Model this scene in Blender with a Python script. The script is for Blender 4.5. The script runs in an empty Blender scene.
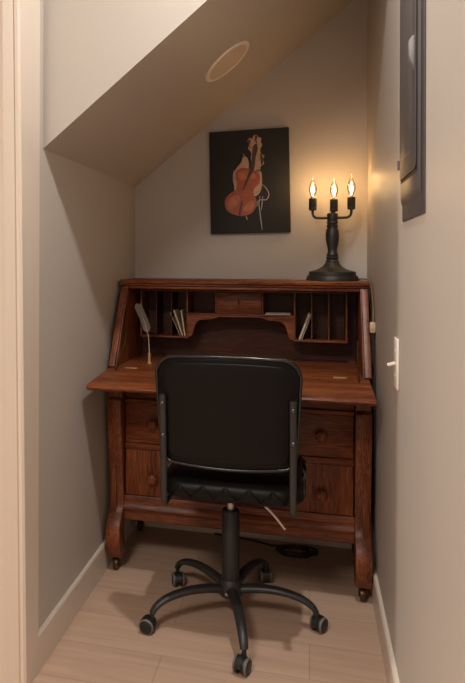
import bpy, bmesh, math, random
from math import pi, sin, cos, radians
from mathutils import Vector, Matrix
random.seed(7)
sc = bpy.context.scene
COL = sc.collection

# ------------------------------------------------------------------ materials
def new_mat(name):
    m = bpy.data.materials.new(name); m.use_nodes = True
    nt = m.node_tree; b = nt.nodes['Principled BSDF']
    return m, nt, b

def simple(name, col, rough=.5, metal=0., spec=.5, bump=0., bscale=200., var=0., vscale=6., coat=0.):
    m, nt, b = new_mat(name)
    b.inputs['Base Color'].default_value = (*col, 1)
    b.inputs['Roughness'].default_value = rough
    b.inputs['Metallic'].default_value = metal
    b.inputs['Specular IOR Level'].default_value = spec
    b.inputs['Coat Weight'].default_value = coat
    tc = nt.nodes.new('ShaderNodeTexCoord')
    n = nt.nodes.new('ShaderNodeTexNoise'); n.inputs['Scale'].default_value = vscale; n.inputs['Detail'].default_value = 4
    nt.links.new(tc.outputs['Object'], n.inputs['Vector'])
    mx = nt.nodes.new('ShaderNodeMix'); mx.data_type = 'RGBA'
    mx.inputs['A'].default_value = (*[c*(1-var) for c in col], 1)
    mx.inputs['B'].default_value = (*[min(1, c*(1+var)) for c in col], 1)
    nt.links.new(n.outputs['Fac'], mx.inputs['Factor']); nt.links.new(mx.outputs['Result'], b.inputs['Base Color'])
    if bump:
        n2 = nt.nodes.new('ShaderNodeTexNoise'); n2.inputs['Scale'].default_value = bscale; n2.inputs['Detail'].default_value = 3
        nt.links.new(tc.outputs['Object'], n2.inputs['Vector'])
        bp = nt.nodes.new('ShaderNodeBump'); bp.inputs['Strength'].default_value = bump; bp.inputs['Distance'].default_value = .002
        nt.links.new(n2.outputs['Fac'], bp.inputs['Height']); nt.links.new(bp.outputs['Normal'], b.inputs['Normal'])
    return m

def wood(name, axis, dark, mid, light, rough=.38, k=1., coat=.0, spec=.34):
    """oak: long fine grain lines along `axis`, darker pores and broad tone drift"""
    m, nt, b = new_mat(name)
    tc = nt.nodes.new('ShaderNodeTexCoord')
    mp = nt.nodes.new('ShaderNodeMapping'); s = [260*k, 260*k, 260*k]; s[axis] = 14*k
    mp.inputs['Scale'].default_value = s
    nt.links.new(tc.outputs['Object'], mp.inputs['Vector'])
    n = nt.nodes.new('ShaderNodeTexNoise'); n.inputs['Scale'].default_value = 1; n.inputs['Detail'].default_value = 6
    n.inputs['Roughness'].default_value = .65; n.inputs['Distortion'].default_value = .5
    nt.links.new(mp.outputs['Vector'], n.inputs['Vector'])
    mp2 = nt.nodes.new('ShaderNodeMapping'); s2 = [22*k]*3; s2[axis] = 2.5*k
    mp2.inputs['Scale'].default_value = s2; mp2.inputs['Location'].default_value = (3, 7, 2)
    nt.links.new(tc.outputs['Object'], mp2.inputs['Vector'])
    n2 = nt.nodes.new('ShaderNodeTexNoise'); n2.inputs['Scale'].default_value = 1; n2.inputs['Detail'].default_value = 3
    nt.links.new(mp2.outputs['Vector'], n2.inputs['Vector'])
    ad = nt.nodes.new('ShaderNodeMath'); ad.operation = 'MULTIPLY_ADD'
    ad.inputs[1].default_value = .28
    nt.links.new(n2.outputs['Fac'], ad.inputs[0])
    ml = nt.nodes.new('ShaderNodeMath'); ml.operation = 'MULTIPLY'; ml.inputs[1].default_value = .72
    nt.links.new(n.outputs['Fac'], ml.inputs[0]); nt.links.new(ml.outputs[0], ad.inputs[2])
    cr = nt.nodes.new('ShaderNodeValToRGB')
    cr.color_ramp.elements[0].position = .38; cr.color_ramp.elements[0].color = (*dark, 1)
    cr.color_ramp.elements[1].position = .62; cr.color_ramp.elements[1].color = (*light, 1)
    e = cr.color_ramp.elements.new(.5); e.color = (*mid, 1)
    nt.links.new(ad.outputs[0], cr.inputs['Fac']); nt.links.new(cr.outputs['Color'], b.inputs['Base Color'])
    b.inputs['Roughness'].default_value = rough
    b.inputs['Coat Weight'].default_value = coat; b.inputs['Specular IOR Level'].default_value = spec
    bp = nt.nodes.new('ShaderNodeBump'); bp.inputs['Strength'].default_value = .25; bp.inputs['Distance'].default_value = .001
    nt.links.new(n.outputs['Fac'], bp.inputs['Height']); nt.links.new(bp.outputs['Normal'], b.inputs['Normal'])
    return m

def floor_mat():
    m, nt, b = new_mat('floor_planks')
    tc = nt.nodes.new('ShaderNodeTexCoord')
    br = nt.nodes.new('ShaderNodeTexBrick')
    br.inputs['Scale'].default_value = 1; br.inputs['Brick Width'].default_value = 1.22; br.inputs['Row Height'].default_value = .18
    br.inputs['Mortar Size'].default_value = .0012; br.inputs['Mortar Smooth'].default_value = .4; br.offset = .37
    br.inputs['Color1'].default_value = (.48, .325, .235, 1); br.inputs['Color2'].default_value = (.52, .355, .26, 1)
    br.inputs['Mortar'].default_value = (.30, .195, .135, 1)
    nt.links.new(tc.outputs['Object'], br.inputs['Vector'])
    mp = nt.nodes.new('ShaderNodeMapping'); mp.inputs['Scale'].default_value = (2.5, 38, 38)
    nt.links.new(tc.outputs['Object'], mp.inputs['Vector'])
    n = nt.nodes.new('ShaderNodeTexNoise'); n.inputs['Scale'].default_value = 1; n.inputs['Detail'].default_value = 5; n.inputs['Distortion'].default_value = .8
    nt.links.new(mp.outputs['Vector'], n.inputs['Vector'])
    cr = nt.nodes.new('ShaderNodeValToRGB')
    cr.color_ramp.elements[0].position = .3; cr.color_ramp.elements[0].color = (.90, .89, .88, 1)
    cr.color_ramp.elements[1].position = .7; cr.color_ramp.elements[1].color = (1.06, 1.06, 1.06, 1)
    nt.links.new(n.outputs['Fac'], cr.inputs['Fac'])
    mx = nt.nodes.new('ShaderNodeMix'); mx.data_type = 'RGBA'; mx.blend_type = 'MULTIPLY'; mx.inputs['Factor'].default_value = 1
    nt.links.new(br.outputs['Color'], mx.inputs['A']); nt.links.new(cr.outputs['Color'], mx.inputs['B'])
    nt.links.new(mx.outputs['Result'], b.inputs['Base Color'])
    b.inputs['Roughness'].default_value = .5
    return m

def emit(name, col, strength):
    m, nt, b = new_mat(name)
    b.inputs['Base Color'].default_value = (*col, 1)
    b.inputs['Emission Color'].default_value = (*col, 1); b.inputs['Emission Strength'].default_value = strength
    return m

def clear_glass(name, tint=(1, .97, .92)):
    m, nt, b = new_mat(name)
    nt.nodes.remove(b); out = nt.nodes['Material Output']
    tr = nt.nodes.new('ShaderNodeBsdfTransparent'); tr.inputs['Color'].default_value = (*tint, 1)
    gl = nt.nodes.new('ShaderNodeBsdfGlossy'); gl.inputs['Roughness'].default_value = .03
    fr = nt.nodes.new('ShaderNodeFresnel'); fr.inputs['IOR'].default_value = 1.25
    mx = nt.nodes.new('ShaderNodeMixShader')
    nt.links.new(fr.outputs['Fac'], mx.inputs['Fac']); nt.links.new(tr.outputs[0], mx.inputs[1]); nt.links.new(gl.outputs[0], mx.inputs[2])
    nt.links.new(mx.outputs[0], out.inputs['Surface'])
    return m

WALLC = (.465, .418, .37)
M = {}
M['wall'] = simple('wall_paint', WALLC, .48, spec=.3, bump=.06, bscale=260, var=.015)
M['trim'] = simple('trim_paint', (.635, .545, .46), .36, spec=.45, var=.012)
M['floor'] = floor_mat()
D0, D1, D2 = (.042, .0100, .0038), (.155, .0405, .0130), (.285, .084, .028)
M['oak_x'] = wood('red_oak_across', 0, D0, D1, D2)
M['oak_y'] = wood('red_oak_deep', 1, D0, D1, D2)
M['oak_z'] = wood('red_oak_upright', 2, D0, D1, D2)
M['oak_shaded'] = wood('dark_oak_inside_shaded', 0, (.018, .0045, .0020), (.056, .0135, .0052), (.095, .026, .010), .5)  # dark inner oak, taken darker still to paint in the shade inside the desk
M['leather'] = simple('black_leather', (.0055, .0046, .0042), .38, spec=.16, bump=.2, bscale=420, var=.15)
M['leather_trim'] = simple('black_leather_piping', (.008, .007, .0065), .24, spec=.6)
M['dark_steel'] = simple('dark_steel_screw', (.13, .125, .12), .35, metal=.9)
M['black_metal'] = simple('black_powder_coat', (.020, .019, .019), .42, spec=.5, var=.05)
M['black_plastic'] = simple('black_plastic', (.013, .012, .012), .45, var=.05)
M['grey_rim'] = simple('grey_caster_tread', (.13, .12, .11), .5)
M['chrome'] = simple('bright_steel', (.42, .40, .37), .35, metal=1)
M['pale_metal'] = simple('pale_lever_metal', (.75, .68, .6), .35, metal=.3)
M['iron'] = simple('bronze_black_iron', (.018, .015, .013), .45, spec=.5, var=.15, vscale=40)
M['brass'] = simple('aged_brass', (.58, .40, .18), .4, metal=.55)
M['dark_brass'] = simple('dark_brass', (.085, .048, .024), .35, metal=.7)
M['canvas'] = simple('black_canvas', (.0135, .0115, .0105), .65, bump=.2, bscale=900, var=.2, vscale=14)
M['white'] = simple('white_plastic', (.78, .72, .66), .35)
M['ivory'] = simple('ivory_plastic', (.55, .43, .27), .4)
M['paper'] = simple('cream_paper', (.55, .43, .31), .8, var=.08, vscale=60)
M['paper_white'] = simple('white_paper', (.72, .62, .5), .8, var=.05)
M['paper_tan'] = simple('tan_paper', (.36, .25, .16), .8, var=.08, vscale=60)
M['feather'] = simple('grey_feather', (.135, .105, .085), .8, var=.25, vscale=90)
M['panel'] = simple('slate_grey_enamel', (.085, .076, .076), .45, spec=.35, var=.1)
M['panel_gap_shade'] = simple('door_gap_shade_black', (.006, .005, .005), .6)  # black stands in for the shade in the gap
M['latch_grey'] = simple('latch_zinc', (.22, .21, .205), .45, metal=.3)
M['vent'] = simple('disc_cover_paint', (.62, .50, .40), .5, bump=.3, bscale=900)
M['vent_rim'] = simple('disc_rim_paint', (.85, .75, .64), .4)
M['glass'] = clear_glass('bulb_glass')
M['flame'] = emit('glowing_filament', (1, .66, .28), 42)
M['cord'] = simple('brown_lamp_cord', (.03, .018, .01), .5)
M['cord_gold'] = simple('gold_lamp_cord', (.16, .10, .045), .4)
M['cable'] = simple('black_rubber_cable', (.008, .008, .008), .5)
M['p_red'] = simple('paint_cello_red', (.33, .070, .026), .5, var=.35, vscale=55)
M['p_dark'] = simple('paint_cello_brown', (.06, .022, .012), .5, var=.3, vscale=50)
M['p_cream'] = simple('paint_cream', (.46, .30, .19), .5, var=.35, vscale=60)
M['p_orange'] = simple('paint_orange', (.42, .13, .05), .5, var=.4, vscale=45)
M['p_grey'] = simple('paint_grey_white', (.36, .30, .26), .5, var=.3, vscale=60)

# ------------------------------------------------------------------ mesh helpers
OFF = {}
def box(bm, x0, x1, y0, y1, z0, z1, bev=0., seg=2, M4=None):
    r = bmesh.ops.create_cube(bm, size=1)
    vs = r['verts']
    for v in vs:
        v.co = Vector((x0+(v.co.x+.5)*(x1-x0), y0+(v.co.y+.5)*(y1-y0), z0+(v.co.z+.5)*(z1-z0)))
    if bev:
        es = list({e for v in vs for e in v.link_edges})
        rr = bmesh.ops.bevel(bm, geom=es, offset=bev, segments=seg, affect='EDGES', profile=.5)
        vs = list({v for f in rr['faces'] for v in f.verts} | {v for v in vs if v.is_valid})
    if M4 is not None:
        for v in vs: v.co = M4 @ v.co
    return vs

def lathe(bm, prof, n=32, M4=None, cap=True):
    """profile [(r, z)] about local z"""
    rings = []
    for r, z in prof:
        if r < 1e-6: rings.append([bm.verts.new((0, 0, z))])
        else: rings.append([bm.verts.new((r*cos(2*pi*i/n), r*sin(2*pi*i/n), z)) for i in range(n)])
    for a, b in zip(rings, rings[1:]):
        for i in range(n):
            j = (i+1) % n
            if len(a) == 1 and len(b) == 1: continue
            if len(a) == 1: bm.faces.new((a[0], b[j], b[i]))
            elif len(b) == 1: bm.faces.new((a[i], a[j], b[0]))
            else: bm.faces.new((a[i], a[j], b[j], b[i]))
    if cap:
        if len(rings[0]) > 1: bm.faces.new(list(reversed(rings[0])))
        if len(rings[-1]) > 1: bm.faces.new(rings[-1])
    if M4 is not None:
        for rg in rings:
            for v in rg: v.co = M4 @ v.co

def smooth_pts(pts, n=6):
    """Catmull-Rom through pts"""
    P = [Vector(p) for p in pts]; out = []
    for i in range(len(P)-1):
        p0 = P[i-1] if i else P[0]*2-P[1]
        p3 = P[i+2] if i+2 < len(P) else P[-1]*2-P[-2]
        p1, p2 = P[i], P[i+1]
        for k in range(n):
            t = k/n
            out.append(.5*((2*p1)+(p2-p0)*t+(2*p0-5*p1+4*p2-p3)*t*t+(3*p1-p0-3*p2+p3)*t**3))
    out.append(P[-1]); return out

def tube(bm, pts, r, n=10, closed=False, flat=1., up=(0, 0, 1)):
    """sweep an ellipse (r side, r*flat along up) along pts; r may be a list"""
    P = [Vector(p) for p in pts]; N = len(P); rings = []
    for i, p in enumerate(P):
        if closed: t = P[(i+1) % N]-P[i-1]
        else: t = P[min(i+1, N-1)]-P[max(i-1, 0)]
        t.normalize()
        u = Vector(up)
        if abs(u.dot(t)) > .97: u = Vector((0, 1, 0)) if abs(t.y) < .9 else Vector((1, 0, 0))
        s = t.cross(u).normalized(); w = s.cross(t).normalized()
        rr = r[i] if isinstance(r, (list, tuple)) else r
        rings.append([bm.verts.new(p+s*rr*cos(2*pi*k/n)+w*rr*flat*sin(2*pi*k/n)) for k in range(n)])
    R = rings+[rings[0]] if closed else rings
    for a, b in zip(R, R[1:]):
        for k in range(n):
            j = (k+1) % n
            bm.faces.new((a[k], a[j], b[j], b[k]))
    if not closed:
        bm.faces.new(list(reversed(rings[0]))); bm.faces.new(rings[-1])

def prism(bm, poly, h0, h1, f, bev=0.):
    """poly of (u,v); f(u,v,h)->xyz"""
    a = [bm.verts.new(f(u, v, h0)) for u, v in poly]; b = [bm.verts.new(f(u, v, h1)) for u, v in poly]
    n = len(poly)
    fs = [bm.faces.new(list(reversed(a))), bm.faces.new(b)]
    for i in range(n):
        j = (i+1) % n; fs.append(bm.faces.new((a[i], a[j], b[j], b[i])))
    bmesh.ops.recalc_face_normals(bm, faces=fs)
    if bev:
        es = list({e for f_ in fs[:2] for e in f_.edges})
        bmesh.ops.bevel(bm, geom=es, offset=bev, segments=2, affect='EDGES', profile=.5)

def obj(name, bm, mat, parent=None, smooth=40, loc=None):
    """link bm as one mesh object; verts are given in world space unless the parent is rotated (local)"""
    off = Vector(OFF.get(parent.name, (0, 0, 0))) if parent else Vector(loc or (0, 0, 0))
    bmesh.ops.recalc_face_normals(bm, faces=bm.faces)
    if off.length: bmesh.ops.translate(bm, verts=bm.verts, vec=-off)
    me = bpy.data.meshes.new(name); bm.to_mesh(me); bm.free()
    if smooth:
        for p in me.polygons: p.use_smooth = True
        me.set_sharp_from_angle(angle=radians(smooth))
    o = bpy.data.objects.new(name, me); COL.objects.link(o)
    for m in (mat if isinstance(mat, (list, tuple)) else [mat]): me.materials.append(m)
    if parent: o.parent = parent
    else: o.location = off
    OFF[o.name] = off
    return o

def tag(o, label=None, cat=None, group=None, kind=None):
    if label: o['label'] = label
    if cat: o['category'] = cat
    if group: o['group'] = group
    if kind: o['kind'] = kind
    return o

def thing(name, label, cat, loc=(0, 0, 0), group=None, rotz=0, local=False):
    o = bpy.data.objects.new(name, None); COL.objects.link(o); o.location = loc; o.empty_display_size = .05
    o.rotation_euler = (0, 0, rotz)
    OFF[o.name] = Vector((0, 0, 0)) if local else Vector(loc)
    return tag(o, label, cat, group)

def struct(name, bm, mat, label=None, cat=None, smooth=0):
    o = obj(name, bm, mat, None, smooth)
    o['kind'] = 'structure'
    if label: o['label'] = label; o['category'] = cat
    return o
B_ = bmesh.new

# ------------------------------------------------------------------ setting
A, B, F, D, ZC, SL = -.8073, .2356, 1.868, 2.9375, 1.5968, .8008
HZ, YR, XL = 2.74, -1.7, -3.4
J = A+.013
zs = lambda x: ZC+SL*(x-A)
bm = B_(); box(bm, XL-.1, B+.1, YR-.1, D+.1, -.1, 0)
struct('floor', bm, M['floor'], 'light brown plank floor running across the alcove', 'floor')
bm = B_(); box(bm, A-.12, A, 1.8003, D, 0, 2.84)
struct('wall_left', bm, M['wall'], 'left taupe side wall of the desk alcove', 'wall')
bm = B_(); box(bm, B, B+.1, YR, D, 0, 2.84)
struct('wall_right', bm, M['wall'], 'right taupe wall carrying the grey panel and light switch', 'wall')
bm = B_(); box(bm, A-.12, B+.1, D, D+.1, 0, 2.84)
struct('wall_back', bm, M['wall'], 'taupe back wall behind the desk and painting', 'wall')
bm = B_(); prism(bm, [(A, ZC), (B, zs(B)), (B, zs(B)+.06), (A, ZC+.06)], F, D, lambda u, v, h: (u, h, v))
struct('ceiling', bm, M['wall'], 'steep sloping underside of the stairs over the alcove', 'ceiling')
bm = B_(); prism(bm, [(A, ZC+.0), (B, zs(B)), (B, 2.84), (A, 2.84)], F-.012, F, lambda u, v, h: (u, h, v))
struct('wall_front', bm, M['wall'], 'brightly lit wall face above the sloping ceiling edge', 'wall')
bm = B_(); box(bm, XL, B, YR, F-.012, HZ, HZ+.1)
struct('ceiling', bm, M['wall'], 'flat ceiling of the room in front of the alcove', 'ceiling')
bm = B_(); box(bm, XL, J-.031, 1.7455, 1.80, 0, 2.84)
struct('wall_outer', bm, M['wall'], 'wall left of the casing facing the room', 'wall')
bm = B_(); box(bm, XL-.1, XL, YR, 1.9, 0, 2.84)
struct('wall_far', bm, M['wall'], 'far left wall of the front room', 'wall')
bm = B_(); box(bm, XL, B, YR-.1, YR, 0, 2.84)
struct('wall_rear', bm, M['wall'], 'wall behind the viewer', 'wall')

# casing + jamb on the left: leaning slightly out of plumb like the one in the photo
def lean(z): return -.0286*(z-.25)

bm = B_()
cas = [(J, 1.711), (J-.006, 1.705), (J-.014, 1.707), (J-.020, 1.711), (J-.022, 1.707), (J-.050, 1.703), (J-.053, 1.708), (J-.092, 1.706), (J-.098, 1.711), (J-.098, 1.745), (J, 1.745)]
prism(bm, cas, 0, HZ-.001, lambda u, v, h: (u, v+(lean(h) if v < 1.74 else 0), h))
struct('trim_1', bm, M['trim'], 'cream moulded door casing at the left edge', 'trim')
bm = B_(); box(bm, J-.03, J, 1.7452, 1.80, 0, HZ-.001)
struct('trim_2', bm, M['trim'], 'cream door jamb between casing and alcove wall', 'trim')
# baseboards
def base_prof(h=.1128, t=.013): return [(0, 0), (t, 0), (t, h-.006), (t-.004, h), (0, h)]
bm = B_(); prism(bm, base_prof(), 1.8003, D-.013, lambda u, v, h: (A+u, h, v))
struct('baseboard_left', bm, M['trim'], 'cream baseboard along the left alcove wall', 'baseboard')
bm = B_(); prism(bm, base_prof(), .3, D-.013, lambda u, v, h: (B-u, h, v))
struct('baseboard_right', bm, M['trim'], 'cream baseboard along the right wall', 'baseboard')
bm = B_(); prism(bm, base_prof(), A, B, lambda u, v, h: (h, D-u, v))
struct('baseboard_back', bm, M['trim'], 'cream baseboard on the back wall beneath the desk', 'baseboard')

# ------------------------------------------------------------------ round disc cover in the slope
cx = -.306; ang = math.atan(SL)
vc = Vector((cx, 2.416, zs(cx)))
MV = Matrix.Translation(vc) @ Matrix.Rotation(-ang, 4, 'Y') @ Matrix.Rotation(pi, 4, 'X')
t = thing('round_ceiling_speaker', 'round painted cover disc set in the sloping ceiling', 'ceiling speaker', vc)
bm = B_(); lathe(bm, [(.088, .0005), (.0885, .005), (.096, .006), (.1015, .004), (.103, .0005)], 48, MV, cap=False); obj('rim', bm, M['vent_rim'], t)
bm = B_(); lathe(bm, [(0, .0042), (.06, .0042), (.0885, .0035), (.0885, .0006), (0, .0006)], 48, MV); obj('grille', bm, M['vent'], t)

# ------------------------------------------------------------------ painting
px0, px1, pz0, pz1, pt = -.4425, -.0865, 1.3735, 1.839, .022
yc = D-pt-.0015
p = thing('cello_painting', 'unframed black canvas painting of a red cello on the back wall', 'painting', ((px0+px1)/2, D, pz0))
bm = B_(); box(bm, px0, px1, yc, D-.0015, pz0, pz1, .002); obj('canvas', bm, M['canvas'], p, 40)
pw, ph = px1-px0, pz1-pz0
# painted shapes: pixel pairs measured on a 465x604 enlargement of the canvas (44..418 x 75..545)
def pp(u, v): return (px0+(u-47)/(414-47)*pw, pz1-(v-(90-(u-47)*.085))/(472-(u-47)*-.0)*ph*1.0)
def paint(name, polys, mat, lift, smooth_n=4):
    bm = B_()
    for poly in polys:
        q = [Vector((a, b, 0)) for a, b in (pp(*c) for c in poly)]
        n = len(q); out = []
        for i in range(n):
            p0, p1, p2, p3 = q[i-1], q[i], q[(i+1) % n], q[(i+2) % n]
            for k in range(smooth_n):
                s = k/smooth_n
                out.append(.5*((2*p1)+(p2-p0)*s+(2*p0-5*p1+4*p2-p3)*s*s+(3*p1-p0-3*p2+p3)*s**3))
        prism(bm, [(w.x, w.y) for w in out], yc-lift, yc-lift+.0004, lambda u, v, h: (u, h, v))
    return obj(name, bm, mat, p, 0)
def stroke(name, lines, w, mat, lift):
    bm = B_()
    for ln in lines:
        q = smooth_pts([(*pp(*c), 0) for c in ln], 6); L = len(q)
        lft, rgt = [], []
        for i, c in enumerate(q):
            tt = (q[min(i+1, L-1)]-q[max(i-1, 0)]).normalized(); nn = Vector((-tt.y, tt.x, 0)); ww = w*(.55+.45*sin(pi*(i+.5)/L))
            lft.append(c+nn*ww); rgt.append(c-nn*ww)
        for i in range(L-1):
            prism(bm, [(v.x, v.y) for v in (lft[i], lft[i+1], rgt[i+1], rgt[i])], yc-lift, yc-lift+.0003, lambda u, v, h: (u, h, v))
    return obj(name, bm, mat, p, 0)
for pg in ([(160, 330), (156, 290), (172, 255), (195, 225), (205, 200), (225, 205), (230, 250), (205, 300), (185, 350), (165, 360)],
                          [(226, 128), (236, 112), (248, 116), (254, 100), (268, 97), (276, 106), (290, 112), (286, 126), (293, 142), (284, 160), (288, 182), (302, 192), (296, 206), (300, 228), (286, 240), (278, 262), (258, 262), (246, 238), (240, 205), (242, 180), (228, 160), (232, 144)],
                          [(262, 262), (285, 262), (290, 300), (285, 345), (268, 372), (248, 372), (250, 320)]): paint('painted_drapery', [pg], M['p_cream'], .0006)
paint('painted_cello_body', [[(172, 268), (195, 250), (225, 252), (262, 262), (280, 282), (276, 318), (256, 340), (250, 365), (262, 392), (258, 430), (235, 458), (200, 470), (160, 466), (128, 450), (117, 420), (122, 392), (145, 368), (168, 352), (174, 325), (168, 295)]], M['p_red'], .0012)
for pg in ([(180, 278), (205, 262), (240, 268), (262, 282), (255, 300), (225, 300), (195, 305)],
                            [(132, 410), (150, 385), (180, 375), (185, 400), (160, 430), (140, 440)],
                            [(200, 440), (230, 405), (250, 400), (248, 428), (225, 450)]): paint('painted_highlight', [pg], M['p_orange'], .0017)
for pg in ([(252, 150), (268, 138), (272, 165), (262, 200), (255, 250), (230, 300), (205, 350), (200, 345), (222, 290), (240, 235), (247, 180)],
                             [(180, 462), (188, 425), (196, 400), (200, 410), (192, 450), (188, 468)],
                             [(228, 128), (236, 118), (240, 130), (234, 148), (240, 160), (230, 150)], [(262, 100), (272, 104), (268, 122), (272, 136), (262, 128)], [(284, 180), (294, 196), (296, 222), (288, 236), (284, 210)]): paint('painted_cello_neck', [pg], M['p_dark'], .0022)
p.rotation_euler = (0, radians(-1.1), 0)
for ln in ([(285, 320), (305, 335), (320, 365), (308, 390), (285, 392), (268, 402), (264, 425)], [(205, 185), (212, 200), (215, 215)],
                          [(280, 375), (274, 410), (278, 450), (282, 490), (287, 528)], [(292, 376), (288, 410), (284, 440)], [(214, 470), (220, 488)], [(162, 262), (158, 300), (162, 335)]): stroke('painted_ribbon', [ln], .0024, M['p_grey'], .0019)

# ------------------------------------------------------------------ slant-front desk
XC = -.2845
desk = thing('slant_front_desk', 'antique red-brown oak writing desk with its lid let down', 'desk', (XC, 2.70, 0))
ZT, ZI, YB, YF = 1.167, .82, 2.905, 2.507
def sx(s, v): return XC+s*v
# case sides with slanted upper fronts
for s in (-1, 1):
    bm = B_()
    prism(bm, [(2.475, .20), (2.475, .822), (2.648, 1.139), (YB, 1.139), (YB, .20)], sx(s, .472), sx(s, .493), lambda u, v, h: (h, u, v), .002)
    o = obj('side_panel', bm, M['oak_z'], desk)
    # raised front strip on the slant
    d = Vector((2.648-2.46, 1.122-.80, 0)).normalized()
    bm = B_()
    nrm = Vector((-d.y, d.x, 0))
    a0, a1 = Vector((2.463, .822, 0)), Vector((2.643, 1.132, 0))
    q = [a0+nrm*.007, a1+nrm*.007, a1-nrm*.02, a0-nrm*.02]
    prism(bm, [(v.x, v.y) for v in q], sx(s, .4755), sx(s, .5005), lambda u, v, h: (h, u, v), .003)
    obj('slant_strip', bm, M['oak_z'], o)
# back board
bm = B_(); box(bm, sx(-1, .472), sx(1, .472), YB-.012, YB, .20, 1.139); obj('back_panel', bm, M['oak_shaded'], desk)
# top with moulded front
bm = B_()
prof = [(2.655, 1.139), (2.648, 1.143), (2.648, 1.148), (2.638, 1.153), (2.636, 1.163), (2.642, ZT), (YB+.006, ZT), (YB+.006, 1.139)]
prism(bm, prof, sx(-1, .507), sx(1, .507), lambda u, v, h: (h, u, v), .002); obj('top', bm, M['oak_x'], desk)
bm = B_(); box(bm, sx(-1, .4715), sx(1, .4715), 2.656, 2.672, 1.128, 1.1385, .002); obj('top_rail', bm, M['oak_x'], desk)
# writing surface and lid
bm = B_(); box(bm, sx(-1, .4715), sx(1, .4715), 2.463, YB-.0125, ZI-.022, ZI, .0015); obj('writing_surface', bm, M['oak_x'], desk)
LF, LZ = 2.185, .800
bm = B_()
prism(bm, [(2.4615, ZI), (LF+.012, LZ+.001), (LF+.003, LZ-.004), (LF, LZ-.009), (LF+.004, LZ-.016), (LF+.012, LZ-.020), (2.4615, ZI-.022)], -.7825, .2075, lambda u, v, h: (h, u, v), .003)
lid = obj('fall_lid', bm, M['oak_x'], desk)
for cxh in (-.692, .106):
    bm = B_(); box(bm, cxh-.024, cxh+.024, 2.452, 2.474, ZI+.0003, ZI+.0022, .0006); h = obj('hinge', bm, M['brass'], lid); tag(h, 'brass hinge plate')
# lid support arms (quadrant stays) inside each end
for s in (-1, 1):
    bm = B_(); tube(bm, smooth_pts([(sx(s, .452), 2.40, .824), (sx(s, .455), 2.50, .875), (sx(s, .458), 2.575, .945)], 5), .0035, 8)
    st = obj('lid_stay', bm, M['dark_brass'], desk); tag(st, 'thin brass stay beside the lid end')
# corner posts + scroll legs
def legpoly():
    fr = [(2.462, .700), (2.447, .692), (2.442, .675), (2.444, .650), (2.452, .60), (2.462, .52), (2.474, .42), (2.486, .33), (2.492, .285), (2.490, .258), (2.472, .232), (2.448, .208), (2.430, .175), (2.426, .14), (2.434, .105), (2.452, .078), (2.462, .066), (2.464, .058)]
    bk = [(2.520, .058), (2.524, .080), (2.512, .11), (2.506, .15), (2.510, .19), (2.535, .22), (2.54, .26), (2.54, .700)]
    return fr+bk
for s in (-1, 1):
    bm = B_(); box(bm, sx(s, .447), sx(s, .5), 2.466, 2.54, .701, .7955, .002); obj('corner_post', bm, M['oak_z'], desk)
    bm = B_(); prism(bm, legpoly(), sx(s, .4445), sx(s, .5015), lambda u, v, h: (h, u, v), .004)
    lg = obj('leg', bm, M['oak_z'], desk, 30)
    cxx, cyy = sx(s, .473), 2.488
    bm = B_(); box(bm, cxx-.012, cxx+.012, cyy-.010, cyy+.018, .0525, .0578, .002); box(bm, cxx-.0145, cxx-.0115, cyy-.006, cyy+.012, .016, .050, .001); box(bm, cxx+.0115, cxx+.0145, cyy-.006, cyy+.012, .016, .050, .001)
    c = obj('caster', bm, M['dark_brass'], lg)
    bm = B_(); lathe(bm, [(.006, -.011), (.0235, -.009), (.0255, 0), (.0235, .009), (.006, .011)], 24, Matrix.Translation((cxx, cyy, .0255)) @ Matrix.Rotation(pi/2, 4, 'Y')); obj('wheel', bm, M['dark_brass'], lg)
    # rear legs
    bm = B_(); box(bm, sx(s, .445), sx(s, .495), 2.845, 2.90, .058, .1995, .003); lg = obj('leg', bm, M['oak_z'], desk)
    bm = B_(); lathe(bm, [(.006, -.011), (.0235, -.009), (.0255, 0), (.0235, .009), (.006, .011)], 24, Matrix.Translation((cxx, 2.87, .0255)) @ Matrix.Rotation(pi/2, 4, 'Y'))
    box(bm, cxx-.014, cxx-.0115, 2.862, 2.882, .016, .0578); box(bm, cxx+.0115, cxx+.014, 2.862, 2.882, .016, .0578); obj('caster', bm, M['dark_brass'], lg)
# carcase front: rails
RW = .4435
def rail(z0, z1, y0=YF-.004, name='rail', bev=.003):
    bm = B_(); box(bm, sx(-1, RW), sx(1, RW), y0, YF+.03, z0, z1, bev); return obj(name, bm, M['oak_x'], desk)
rail(.690, .7955, YF+.004, 'frieze'); rail(.674, .690, YF-.008, 'rail', .004); rail(.486, .510, YF-.004)
bm = B_()
prism(bm, [(YF+.03, .298), (YF-.002, .298), (YF-.006, .290), (YF-.006, .272), (YF-.016, .262), (YF-.02, .250), (YF-.016, .240), (YF-.010, .235), (YF-.012, .206), (YF-.006, .200), (YF+.03, .200)], sx(-1, RW), sx(1, RW), lambda u, v, h: (h, u, v))
obj('base_moulding', bm, M['oak_x'], desk)
bm = B_(); box(bm, sx(-1, .47), sx(1, .47), YF+.031, YB-.013, .2, .215); obj('bottom_board', bm, M['oak_shaded'], desk)
# drawers
def knob_bm(x, z, y):
    bm = B_(); lathe(bm, [(.012, 0), (.011, .008), (.014, .012), (.0215, .018), (.0225, .024), (.018, .030), (.008, .0335), (0, .034)], 24, Matrix.Translation((x, y, z)) @ Matrix.Rotation(pi/2, 4, 'X')); return bm
for z0, z1, zk in ((.5115, .6725, .593), (.2995, .4845, .374)):
    bm = B_(); box(bm, sx(-1, RW-.002), sx(1, RW-.002), YF, YF+.03, z0, z1, .004)
    dr = obj('drawer', bm, M['oak_x'] if zk > .5 else M['oak_z'], desk)
    for xk in (sx(-1, .327), sx(1, .327)): obj('knob', knob_bm(xk, zk, YF), M['oak_z'], dr)
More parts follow.
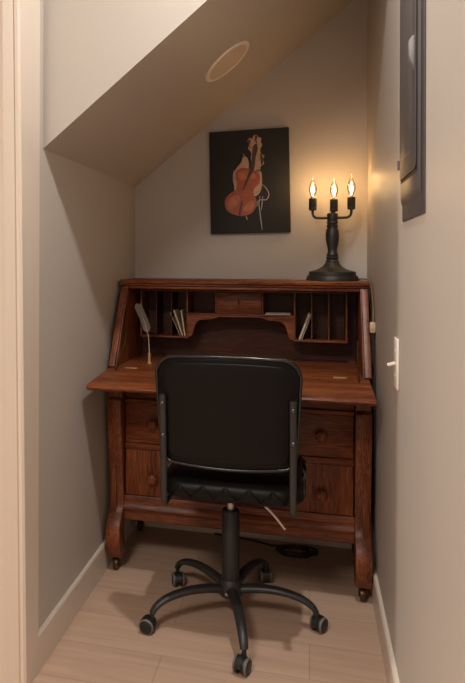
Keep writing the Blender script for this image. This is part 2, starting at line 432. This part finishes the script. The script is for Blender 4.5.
# pigeonhole gallery
GY, GB, GZ0, GZ1, GC = 2.765, YB-.0125, .917, 1.114, -.2935
th = .007
XS = [-.7305, -.5225, -.396, -.198, -.0645, .1435]
gal = B_()
def gx(b, x, z0, z1): box(b, x-th/2, x+th/2, GY, GB, z0, z1, .001)
for x in (XS[0], XS[1], XS[4], XS[5]): gx(gal, x, GZ0, GZ1)
for x in (XS[2], XS[3]): gx(gal, x, 1.02, GZ1)
box(gal, XS[0]-th/2, XS[1]+th/2, GY-.001, GB, GZ0-th, GZ0, .001); box(gal, XS[4]-th/2, XS[5]+th/2, GY-.001, GB, GZ0-th, GZ0, .001)
box(gal, XS[1]+th/2, XS[4]-th/2, GY-.001, GB, 1.013, 1.02, .001); box(gal, XS[0]-th/2, XS[5]+th/2, GY-.001, GB, GZ1, GZ1+th, .001)
go = obj('pigeonhole_rack', gal, M['oak_x'], desk)
for s, xa in ((1, XS[1]+th/2), (-1, XS[4]-th/2)):
    cur = smooth_pts([(0, .917, 0), (.012, .918, 0), (.022, .932, 0), (.028, .955, 0), (.036, .977, 0), (.05, .989, 0), (.07, .993, 0), (.095, .995, 0), (.125, 1.002, 0), (.135, 1.008, 0)], 5)
    poly = [(xa+s*v.x, v.y) for v in cur]+[(xa+s*.145, 1.0125), (xa, 1.0125)]
    bm = B_(); prism(bm, poly, GY+.001, GY+.012, lambda u, v, h: (u, h, v)); obj('scroll_bracket', bm, M['oak_x'], go)
bm = B_(); box(bm, XS[1]+.14, XS[4]-.14, GY+.001, GY+.012, 1.006, 1.0127, .001); obj('apron', bm, M['oak_x'], go)
for x in (.005, .0735, -.592, -.661):
    bm = B_(); box(bm, x-.0018, x+.0018, GY+.004, GB, GZ0+.0005, GZ1-.0005); obj('divider', bm, M['oak_shaded'] if x < -.2 else M['oak_x'], go)  # left dividers get the oak with shade in its colour
bm = B_(); box(bm, XS[2]+th/2+.001, XS[3]-th/2-.001, GY-.004, GB, 1.0215, GZ1-.0015, .003); dr = obj('drawer', bm, M['oak_x'], go)
bm = B_(); lathe(bm, [(.0055, 0), (.0055, .0015), (0, .002)], 16, Matrix.Translation((-.297, GY-.004, 1.083)) @ Matrix.Rotation(pi/2, 4, 'X'))
tube(bm, smooth_pts([(-.297, GY-.006, 1.083), (-.297, GY-.012, 1.078), (-.297, GY-.0125, 1.062)], 4), .0028, 8); pl = obj('pull', bm, M['dark_brass'], dr); tag(pl, 'small brass drop pull')

# ------------------------------------------------------------------ letters
def sheet(name, label, cat, w, h, t_, x, y, z, tilt, mat, group=None):
    """standing letter: thin in x, depth w along y, height h, leaning by tilt about y, pivot at its bottom corner"""
    bm = B_(); M4 = Matrix.Translation((x, y, z)) @ Matrix.Rotation(tilt, 4, 'Y')
    box(bm, -t_/2, t_/2, 0, w, .0, h, .0004, 1, M4)
    mn = min(v.co.z for v in bm.verts)
    bmesh.ops.translate(bm, verts=bm.verts, vec=(0, 0, z-mn))
    o = obj(name, bm, mat, None, 40, (x, y, z)); return tag(o, label, cat, group)
zf = GZ0+.0008
sheet('letter', 'tan letter leaning furthest left in the left pigeonhole', 'letter', .09, .112, .003, -.5545, GY+.006, zf, radians(-24), M['paper_tan'], 'letters in the left pigeonhole')
sheet('letter', 'cream letter in the middle of the left pigeonhole fan', 'letter', .09, .118, .006, -.5445, GY+.008, zf, radians(-19), M['paper'], 'letters in the left pigeonhole')
sheet('letter', 'cream letter standing most upright in the left pigeonhole', 'letter', .09, .114, .006, -.5325, GY+.005, zf, radians(-9), M['paper'], 'letters in the left pigeonhole')
sheet('envelope', 'pale envelope leaning right against the divider in the right pigeonhole', 'envelope', .09, .116, .007, -.0445, GY+.006, zf, radians(20), M['paper'], 'envelopes in the right pigeonhole')
sheet('envelope', 'tan envelope beneath the pale one in the right pigeonhole', 'envelope', .09, .112, .004, -.0355, GY+.009, zf, radians(20), M['paper_tan'], 'envelopes in the right pigeonhole')
bm = B_(); box(bm, -.187, -.083, GY+.004, GY+.10, 1.0208, 1.0238, .0005, 1); 
o = obj('note_paper', bm, M['paper_white'], None, 40, (-.135, GY+.05, 1.0208)); tag(o, 'white paper lying flat in the small right compartment', 'paper')

# ------------------------------------------------------------------ quill and holder
qx, qy = -.651, 2.60
hd = thing('brass_pen_holder', 'small brass pen holder on the left of the writing surface', 'pen holder', (qx, qy, ZI))
bm = B_(); lathe(bm, [(.0, ZI), (.010, ZI), (.010, ZI+.003), (.0062, ZI+.006)], 20, Matrix.Translation((qx, qy, 0))); obj('foot', bm, M['brass'], hd)
bm = B_(); lathe(bm, [(.0062, ZI+.005), (.0058, ZI+.03), (.0068, ZI+.038), (.0068, ZI+.042), (.0042, ZI+.042), (.004, ZI+.012), (0, ZI+.012)], 20, Matrix.Translation((qx, qy, 0)), cap=False); obj('cup', bm, M['brass'], hd)
ql = thing('quill_pen', 'grey feather quill standing in the brass holder', 'quill pen', (qx, qy, ZI+.0125))
sp = smooth_pts([(qx, qy, ZI+.0135), (qx-.001, qy+.002, ZI+.06), (qx-.006, qy+.004, ZI+.115), (qx-.022, qy+.006, ZI+.170), (qx-.043, qy+.006, ZI+.218), (qx-.055, qy+.004, ZI+.243)], 8)
bm = B_(); tube(bm, sp, [.0018*(1-.7*i/len(sp)) for i in range(len(sp))], 8); obj('shaft', bm, M['paper'], ql)
bm = B_(); i0 = 17; seg = sp[i0:]; L = len(seg)
for side, wm in ((-1, .0135), (1, .0175)):
    prev = None
    for k in range(L*3):
        f_ = k/(L*3-1); ii = min(int(f_*(L-1)), L-2); fr_ = f_*(L-1)-ii
        c = seg[ii].lerp(seg[ii+1], fr_); tdir = (seg[ii+1]-seg[ii]).normalized(); nn = Vector((tdir.z, 0, -tdir.x))
        w = wm*min(1, (f_/.10+.12))*(1-max(0, (f_-.72)/.28)**2.2)+.001
        w *= 1-.10*(k % 5 == 0)
        e = c+nn*w*side+tdir*(.006)+Vector((0, -.003*(w/wm), 0))
        cur = [bm.verts.new(c+Vector((0, -.0007, 0))), bm.verts.new(e), bm.verts.new(c+Vector((0, .0007, 0)))]
        if prev:
            bm.faces.new((prev[0], prev[1], cur[1], cur[0])); bm.faces.new((prev[1], prev[2], cur[2], cur[1])); bm.faces.new((prev[2], prev[0], cur[0], cur[2]))
        prev = cur
obj('vane', bm, M['feather'], ql, 60)

# ------------------------------------------------------------------ three-light candelabra lamp
lx, ly, lz = .088, 2.816, ZT+.0005
lamp = thing('candelabra_lamp', 'black three-armed candelabra lamp lit on top of the desk', 'lamp', (lx, ly, lz))
ML = Matrix.Translation((lx, ly, lz))
bm = B_(); lathe(bm, [(0, 0), (.1000, 0), (.1005, .003), (.0955, .016), (.0950, .021), (.0915, .023), (.0885, .0235), (.0880, .0385), (.084, .041), (.066, .046), (.050, .053), (.038, .062), (.031, .071), (.027, .078), (0, .078)], 48, ML); bmesh.ops.scale(bm, vec=(1.08, 1.08, .93), space=Matrix.Translation((-lx, -ly, -lz)), verts=bm.verts); obj('base', bm, M['iron'], lamp)
bm = B_(); lathe(bm, [(0, .0775), (.027, .0775), (.0285, .083), (.025, .088), (.022, .092), (.0255, .097), (.0255, .102), (.021, .106), (.0235, .111), (.0235, .116), (.019, .122), (.0195, .14), (.024, .160), (.027, .180), (.0275, .200), (.025, .220), (.021, .232), (.0235, .238), (.0235, .243), (.020, .247), (.023, .252), (.023, .257), (.0205, .261), (.0215, .266), (.0225, .290), (.020, .2955), (0, .296)], 32, ML); bmesh.ops.scale(bm, vec=(1, 1, .955), space=Matrix.Translation((-lx, -ly, -lz)), verts=bm.verts); obj('column', bm, M['iron'], lamp)
armdir = Vector((cos(radians(-8)), sin(radians(-8)), 0))
for s, R in ((-1, .081), (1, .076), (0, 0)):
    c = Vector((lx, ly, lz))+armdir*s*R
    if s == 0: c += Vector((.006, .0, -.004))
    zb = .296 if s else .293
    bm = B_()
    if s:
        pts = [Vector((lx, ly, lz+.263))+armdir*s*.015, Vector((lx, ly, lz+.263))+armdir*s*.045, Vector((lx, ly, lz+.265))+armdir*s*(R-.014), Vector((lx, ly, lz+.274))+armdir*s*(R-.003), Vector((lx, ly, lz+.288))+armdir*s*R, Vector((lx, ly, lz+zb+.001))+armdir*s*R]
        tube(bm, smooth_pts(pts, 6), .0055, 12)
    else:
        tube(bm, [Vector((lx, ly, lz+.280)), c+Vector((0, 0, zb+.001))], .009, 12)
    arm = obj('arm', bm, M['iron'], lamp)
    Mc = Matrix.Translation(c)
    z0 = zb
    bm = B_(); lathe(bm, [(0, z0), (.012, z0), (.0165, z0+.003), (.0168, z0+.010), (.0158, z0+.0115), (.0165, z0+.013), (.0165, z0+.050), (.0148, z0+.052), (.0118, z0+.050), (.0118, z0+.044), (0, z0+.044)], 28, Mc); so = obj('socket', bm, M['iron'], arm)
    bm = B_(); lathe(bm, [(0, z0+.0445), (.0092, z0+.0445), (.0092, z0+.057), (.008, z0+.060), (0, z0+.060)], 20, Mc); obj('bulb_cap', bm, M['brass'], arm)
    bm = B_(); lathe(bm, [(.0075, z0+.0603), (.010, z0+.066), (.0142, z0+.076), (.0165, z0+.087), (.0163, z0+.096), (.0135, z0+.108), (.009, z0+.121), (.005, z0+.131), (.0022, z0+.140), (0, z0+.145)], 28, Mc, cap=False); bo = obj('bulb', bm, M['glass'], arm); tag(bo, 'clear flame-shaped glass bulb')
    bm = B_(); lathe(bm, [(0, z0+.061), (.0015, z0+.064), (.002, z0+.070), (.0048, z0+.079), (.0068, z0+.087), (.0054, z0+.095), (.003, z0+.104), (.0012, z0+.113), (0, z0+.118)], 16, Mc); obj('filament', bm, M['flame'], arm)
    li = bpy.data.lights.new('bulb_light', 'POINT'); li.energy = .32; li.color = (1, .56, .22); li.shadow_soft_size = .007
    lo = bpy.data.objects.new('bulb_light', li); COL.objects.link(lo); lo.location = c+Vector((0, 0, z0+.132))
# cord with its inline switch
cp = smooth_pts([(lx+.1085, ly+.02, lz+.006), (lx+.120, ly-.02, lz+.008), (.2225, 2.72, lz+.006), (.2290, 2.665, lz-.012), (.2290, 2.60, 1.11), (.2275, 2.55, 1.06), (.2255, 2.53, 1.02)], 8)
bm = B_(); tube(bm, cp, .003, 10); co = obj('cord', bm, M['cord_gold'], lamp); tag(co, 'thin gold-brown lamp cord')
cp = smooth_pts([(.2255, 2.53, .985), (.2285, 2.53, .90), (.2315, 2.52, .78), (.2315, 2.52, .60), (.2300, 2.54, .35), (.2180, 2.66, .22), (.2185, 2.84, .14)], 8)
bm = B_(); tube(bm, cp, .003, 10); obj('cord', bm, M['cord'], lamp)
bm = B_(); box(bm, .2135, .2345, 2.518, 2.542, .982, 1.022, .005); sw = obj('inline_switch', bm, M['ivory'], co); tag(sw, 'ivory inline cord switch')
bm = B_(); lathe(bm, [(0, 0), (.006, 0), (.006, .003), (0, .004)], 16, Matrix.Translation((.224, 2.5182, 1.002)) @ Matrix.Rotation(pi/2, 4, 'X')); obj('dial', bm, M['ivory'], co)

# ------------------------------------------------------------------ office chair
ch = thing('office_chair', 'black leather swivel office chair pulled up to the desk', 'chair', (-.268, 2.25, 0), local=True)
def rbox(w, d, h, r, zr, z0, cxy=(0, 0), bow=0, n=8):
    """rounded slab: plan superellipse corner radius r, edge rounding zr"""
    b = B_()
    def plan(inset):
        out = []
        for cxs, cys, a0 in ((1, 1, 0), (-1, 1, 90), (-1, -1, 180), (1, -1, 270)):
            for k in range(n+1):
                a = radians(a0+90*k/n); rr = r-inset
                out.append((cxs*(w/2-r)+rr*cos(a), cys*(d/2-r)+rr*sin(a)))
        return out
    rings = []
    levels = [(zr*(1-sin(radians(t_))), zr*(1-cos(radians(t_)))) for t_ in (0, 22, 45, 67, 90)]
    seq = [(ins, z0+zz) for zz, ins in ((zr-zr*sin(radians(t_)), zr-zr*cos(radians(t_))) for t_ in (90, 60, 30, 0))]
    seq += [(ins, z0+h-zz) for zz, ins in ((zr-zr*sin(radians(t_)), zr-zr*cos(radians(t_))) for t_ in (0, 30, 60, 90))]
    for ins, z in seq: rings.append([b.verts.new((x+cxy[0], y+cxy[1], z)) for x, y in plan(ins)])
    m_ = len(rings[0])
    for p_, q_ in zip(rings, rings[1:]):
        for i in range(m_):
            j = (i+1) % m_; b.faces.new((p_[i], p_[j], q_[j], q_[i]))
    b.faces.new(list(reversed(rings[0]))); b.faces.new(rings[-1])
    return b, plan
SX, SY = .02, -.015
# seat
b, plan = rbox(.462, .45, .070, .08, .034, .480, (SX, SY)); 
seat = obj('seat', b, M['leather'], ch, 60)
# zigzag quilted border stitched round the seat edge
b = B_(); pts = []
pl_ = plan(.0); per = []
for i in range(len(pl_)):
    p0 = Vector((*pl_[i], 0)); p1 = Vector((*pl_[(i+1) % len(pl_)], 0)); L_ = (p1-p0).length; ns = max(1, int(L_/.006))
    for k in range(ns): per.append(p0.lerp(p1, k/ns))
acc = 0; prevp = None
for v in per:
    if prevp is not None: acc += (v-prevp).length
    prevp = v
    ph_ = (acc/.074) % 1; tri = abs(ph_*2-1)
    pts.append((v.x*(1.004-.03*abs(tri-.5)**2*4)+SX, v.y*(1.004-.03*abs(tri-.5)**2*4)+SY, (.494+.043*tri)))
tube(b, pts, .0036, 6, closed=True); 
obj('quilted_border', b, M['leather'], seat, 60)
# backrest: slab in local xz, leaning back
def back_outline(w0, w1, z0, z1, r0, r1, n=8):
    out = []
    for (xx, zz, r, a0) in ((w1/2, z1, r1, 0), (-w1/2, z1, r1, 90), (-w0/2, z0, r0, 180), (w0/2, z0, r0, 270)):
        sxn = 1 if xx > 0 else -1; szn = 1 if zz == z1 else -1
        for k in range(n+1):
            a = radians(a0+90*k/n); out.append((xx-sxn*r+r*cos(a), zz-szn*r+r*sin(a)))
        if a0 == 0 or a0 == 180:
            nx = out[-1][0]
            for k in range(1, 10):
                t_ = k/10; x = nx*(1-2*t_)
                out.append((x, zz+(.006*sin(pi*t_) if a0 == 0 else -.007*sin(pi*t_))))
    return out
BL = back_outline(.424, .450, .612, .955, .045, .062)
def by(x, z, off): return -.262-(z-.60)*.10+1.0*x*x*.55+off   # wraps forward at the sides, leans back
def backslab(name, off0, off1, shrink, mat, parent, rnd=.012):
    b = B_(); zc_ = .775
    rings = []
    for off, k in ((off0+rnd, 0), (off0+rnd*.3, rnd*.3), (off0, rnd)) + (()):
        rings.append((off, k))
    full = [(off0, rnd), (off0+rnd*.3, rnd*.3), (off0+rnd, 0), (off1-rnd, 0), (off1-rnd*.3, rnd*.3), (off1, rnd)]
    vr = []
    for off, k in full:
        ring = []
        for x, z in BL:
            fx = 1-(k+shrink)/.215; fz = 1-(k+shrink)/.175
            X, Z = x*fx, zc_+(z-zc_)*fz
            ring.append(b.verts.new((X+SX, by(X, Z, off), Z)))
        vr.append(ring)
    m_ = len(BL)
    for p_, q_ in zip(vr, vr[1:]):
        for i in range(m_):
            j = (i+1) % m_; b.faces.new((p_[i], p_[j], q_[j], q_[i]))
    # caps as concentric rings so the surface follows the curve
    for ring, off, rev in ((vr[0], off0, 1), (vr[-1], off1, 0)):
        prev = ring
        for sc_ in (.8, .55, .3, .08):
            cur = []
            for v in ring:
                X = (v.co.x-SX)*sc_; Z = zc_+(v.co.z-zc_)*sc_
                cur.append(b.verts.new((X+SX, by(X, Z, off), Z)))
            for i in range(m_):
                j = (i+1) % m_; b.faces.new((prev[i], prev[j], cur[j], cur[i]))
            prev = cur
        b.faces.new(prev)
    return obj(name, b, mat, parent, 50)
bk = backslab('backrest', -.018, .03, 0, M['leather'], ch)
backslab('rear_cover', -.0235, -.012, .020, M['leather'], bk, .004)
b = B_(); tube(b, [((x*.985)+SX, by(x*.985, .775+(z-.775)*.985, -.0165), .775+(z-.775)*.985) for x, z in BL], .0052, 8, closed=True); obj('piping', b, M['leather_trim'], bk, 60)
# side support bars with screws
for s in (-1, 1):
    x = s*.199+SX
    pts = []
    for z in (.832, .80, .74, .68, .62, .56, .525): pts.append((x, by(s*.199, max(z, .6), -.033), z))
    yb = pts[-1][1]
    pts += [(x, yb+.006, .494), (x, yb+.03, .4755), (x, yb+.10, .4715), (x, yb+.16, .4715)]
    b = B_(); tube(b, smooth_pts(pts, 5), .0105, 12, flat=.55, up=(0, 1, .0)); br = obj('support_bar', b, M['black_metal'], ch, 60)
    for z in (.805, .703):
        b = B_(); lathe(b, [(0, 0), (.0058, 0), (.0058, .002), (.004, .004), (0, .0045)], 16, Matrix.Translation((x, by(s*.199, z, -.0385), z)) @ Matrix.Rotation(pi/2, 4, 'X')); o = obj('screw', b, M['dark_steel'], br)
# mechanism under the seat
b = B_(); box(b, -.215+SX, .215+SX, -.14, -.09, (.466), .4785, .003); box(b, -.09, .09, -.10, .11, .444, .4665, .008); obj('seat_plate', b, M['black_metal'], ch)
b = B_(); tube(b, smooth_pts([(.03, -.04, .462), (.085, -.045, .445), (.14, -.05, .405), (.188, -.055, .352)], 6), .0042, 10); lv = obj('height_lever', b, M['pale_metal'], ch); tag(lv, 'pale metal height lever')
b = B_(); lathe(b, [(0, .37), (.014, .37), (.014, .445), (0, .445)], 24); cy_ = obj('gas_piston', b, M['chrome'], ch); tag(cy_, 'bright steel piston tube')
b = B_(); lathe(b, [(0, .12), (.030, .12), (.0305, .375), (.027, .381), (0, .381)], 32); obj('column_cover', b, M['black_plastic'], ch)
b = B_(); lathe(b, [(0, .082), (.036, .082), (.042, .09), (.043, .118), (.037, .134), (.033, .142), (0, .142)], 32); hub = obj('hub', b, M['black_metal'], ch)
b = B_(); lathe(b, [(0, 0), (.005, 0), (.005, .002), (0, .003)], 14, Matrix.Translation((-.008, -.0425, .102)) @ Matrix.Rotation(pi/2, 4, 'X')); o = obj('screw', b, M['chrome'], hub); tag(o, 'bright screw head')
swiv = (10, 95, 30, 215, 185)
for k in range(5):
    th_ = .262+k*2*pi/5-pi/2; d = Vector((cos(th_), sin(th_), 0)); R = .291
    pr = smooth_pts([d*.03+Vector((0, 0, .108)), d*.10+Vector((0, 0, .119)), d*.17+Vector((0, 0, .120)), d*.235+Vector((0, 0, .108)), d*.275+Vector((0, 0, .087)), d*.291+Vector((0, 0, .066))], 6)
    b = B_(); n_ = len(pr); tube(b, pr, [.0205-.0075*i/(n_-1) for i in range(n_)], 14, flat=.72)
    lg = obj('leg', b, M['black_metal'], ch, 60)
    pv = d*R
    a = th_+radians((-35, 60, 40, 150, -40)[k]) ; 
    roll = Vector((cos(a), sin(a), 0)); ax = Vector((-sin(a), cos(a), 0)); c = pv+roll*.014+Vector((0, 0, .0262))
    Mw = Matrix.Translation(c) @ ax.to_track_quat('Z', 'Y').to_matrix().to_4x4()
    b = B_(); tube(b, [pv+Vector((0, 0, .046)), pv+Vector((0, 0, .070))], .0075, 12)
    # hood: half drum over the wheels
    hp = []
    for i in range(15):
        t_ = radians(-15+195*i/14); hp.append((.0275*cos(t_), .0275*sin(t_)))
    hp += [(.0155*cos(radians(180-195*i/14)), .0155*sin(radians(180-195*i/14))) for i in range(15)]
    prism(b, hp, -.008, .008, lambda u, v, h: c+roll*(-u)+Vector((0, 0, v))+ax*h)
    cs = obj('caster', b, M['black_plastic'], lg, 40)
    for s in (-1, 1):
        b = B_(); lathe(b, [(0, s*.0085), (.0250, s*.0085), (.0250, s*.0150), (.0225, s*.020), (.019, s*.0225), (.008, s*.0235), (0, s*.0235)], 28, Mw); obj('wheel', b, M['black_plastic'], cs)
        b = B_(); lathe(b, [(.0228, s*.0150), (.0254, s*.0155), (.0256, s*.0185), (.0240, s*.0215), (.0218, s*.0225), (.0215, s*.0212)], 28, Mw, cap=False); o = obj('tread', b, M['grey_rim'], cs); tag(o, 'grey rubber tread ring')

# ------------------------------------------------------------------ electrical panel on the right wall
ep = thing('electrical_panel', 'dark slate-grey electrical panel box high on the right wall', 'electrical panel', (B, 1.65, 1.35))
EY0, EY1, EZ0, EZ1 = 1.466, 1.80, 1.352, 2.12
bm = B_(); prism(bm, [(0, 0), (.002, .0), (.0035, .003), (.0035, .766), (.0, .768)], EY0, EY1, lambda u, v, h: (B-u, h, EZ0+v), .001); ft = obj('cover_flange', bm, M['panel'], ep)
bm = B_()
prism(bm, [(.0037, .040), (.0075, .050), (.0085, .062), (.0085, .75), (.0037, .756)], EY0+.03, EY1-.002, lambda u, v, h: (B-u, h, EZ0+v), .0012); rb = obj('raised_cover', bm, M['panel'], ep)
dz0, dy0, dy1 = EZ0+.105, EY0+.062, EY1-.012
def rrect(y0, y1, z0, z1, r, n=6):
    out = []
    for yy, zz, a0 in ((y1, z1, 0), (y0, z1, 90), (y0, z0, 180), (y1, z0, 270)):
        for k in range(n+1):
            a = radians(a0+90*k/n); out.append((yy-(r if yy == y1 else -r)+r*cos(a), zz-(r if zz == z1 else -r)+r*sin(a)))
    return out
bm = B_(); prism(bm, rrect(dy0-.006, dy1+.004, dz0-.008, 2.075, .018), .0086, .0091, lambda u, v, h: (B-.0005-h, u, v)); obj('door_gap_shade', bm, M['panel_gap_shade'], rb)  # black sheet painting the shaded gap round the door
bm = B_(); prism(bm, rrect(dy0, dy1, dz0, 2.07, .014), .0092, .0118, lambda u, v, h: (B-.0005-h, u, v), .0008); dr = obj('door', bm, M['panel'], ep)
bm = B_(); prism(bm, rrect(dy0+.035, dy1-.03, dz0+.045, 2.03, .01), .0119, .0127, lambda u, v, h: (B-.0005-h, u, v), .0006); obj('door_rib', bm, M['panel'], dr)
bm = B_(); prism(bm, [(1.676, .0), (1.690, .007), (1.705, .012), (1.742, .012), (1.752, .005), (1.752, 0)], 1.530, 1.553, lambda u, v, h: (B-.0129-v, h, u), .0015); la = obj('latch', bm, M['latch_grey'], dr); tag(la, 'silver-grey door latch')
for z in (1.50, 1.965):
    bm = B_(); lathe(bm, [(0, -.012), (.005, -.012), (.005, .012), (0, .012)], 12, Matrix.Translation((B-.011, EY1-.001, z))); obj('hinge', bm, M['panel'], dr)

# ------------------------------------------------------------------ light switch
sw = thing('light_switch', 'white toggle light switch on the right wall beside the desk', 'light switch', (B, 1.912, .965))
bm = B_(); box(bm, B-.0065, B-.0003, 1.875, 1.949, .895, 1.035, .003); pt_ = obj('wall_plate', bm, M['white'], sw)
bm = B_(); M4 = Matrix.Translation((B-.0065, 1.912, .965)) @ Matrix.Rotation(radians(-18), 4, 'Y')
box(bm, -.022, .0, -.005, .005, -.0035, .0045, .0015, 2, M4); obj('toggle', bm, M['white'], sw)
for z in (.93, 1.0):
    bm = B_(); lathe(bm, [(0, 0), (.0035, 0), (.003, .0012), (0, .0015)], 12, Matrix.Translation((B-.0066, 1.912, z)) @ Matrix.Rotation(-pi/2, 4, 'Y')); obj('screw', bm, M['white'], pt_)

# ------------------------------------------------------------------ coiled cable under the desk
bm = B_(); pts = []
for i in range(150):
    a = i/150*2*pi*4.3; r = .062+.010*sin(a*.37+1)+.006*sin(a*1.7)
    pts.append((-.055+r*1.15*cos(a), 2.81+r*.62*sin(a), .006+.0042*(i/150*4)+.001*sin(a*2.3)))
pts += [(-.16, 2.84, .012), (-.24, 2.885, .006), (-.33, 2.90, .006), (-.42, 2.91, .006)]
tube(bm, pts, .0042, 8); o = obj('power_cable', bm, M['cable'], None, 60, (-.055, 2.81, 0)); tag(o, 'loosely coiled black cable on the floor under the desk', 'cable')

# ------------------------------------------------------------------ lights
def area(name, loc, size, energy, col, rot=(0, 0, 0), spread=180, shape='DISK', sy=None):
    l = bpy.data.lights.new(name, 'AREA'); l.shape = shape; l.size = size; l.energy = energy; l.color = col; l.spread = radians(spread)
    if sy: l.size_y = sy
    o = bpy.data.objects.new(name, l); COL.objects.link(o); o.location = loc; o.rotation_euler = rot; return o
WARM = (1, .925, .845)
area('recessed_downlight', (.03, 1.39, HZ-.005), .07, 21.5, (1, .965, .925))
area('room_fill', (-.75, -.55, HZ-.005), .7, 54, WARM)  # added soft fill from behind the camera, not a known fitting
area('side_downlight', (-2.5, 1.26, HZ-.005), .14, 62, WARM)

w = bpy.data.worlds.new('world'); sc.world = w; w.use_nodes = True
w.node_tree.nodes['Background'].inputs['Color'].default_value = (1, .85, .7, 1); w.node_tree.nodes['Background'].inputs['Strength'].default_value = .05

# ------------------------------------------------------------------ camera
cd = bpy.data.cameras.new('camera'); cam = bpy.data.objects.new('camera', cd); COL.objects.link(cam); sc.camera = cam
fpx, cxp, cyp, yaw, roll = 642.0279, 143.7288, 259.0611+.0018*642, .2544, .0029
cd.sensor_fit = 'VERTICAL'; cd.sensor_height = 36; cd.lens = fpx/683*36
cd.shift_x = (232.5-cxp)/683; cd.shift_y = -(341.5-cyp)/683
cd.clip_start = .02
cam.location = (0, 0, 1.25)
cam.rotation_euler = (Matrix.Rotation(yaw, 3, 'Z') @ Matrix.Rotation(pi/2, 3, 'X') @ Matrix.Rotation(roll, 3, 'Z')).to_euler()
sc.view_settings.view_transform = 'Standard'; sc.view_settings.look = 'None'; sc.view_settings.gamma = 1; sc.view_settings.use_curve_mapping = False
sc.view_settings.exposure = 0.06
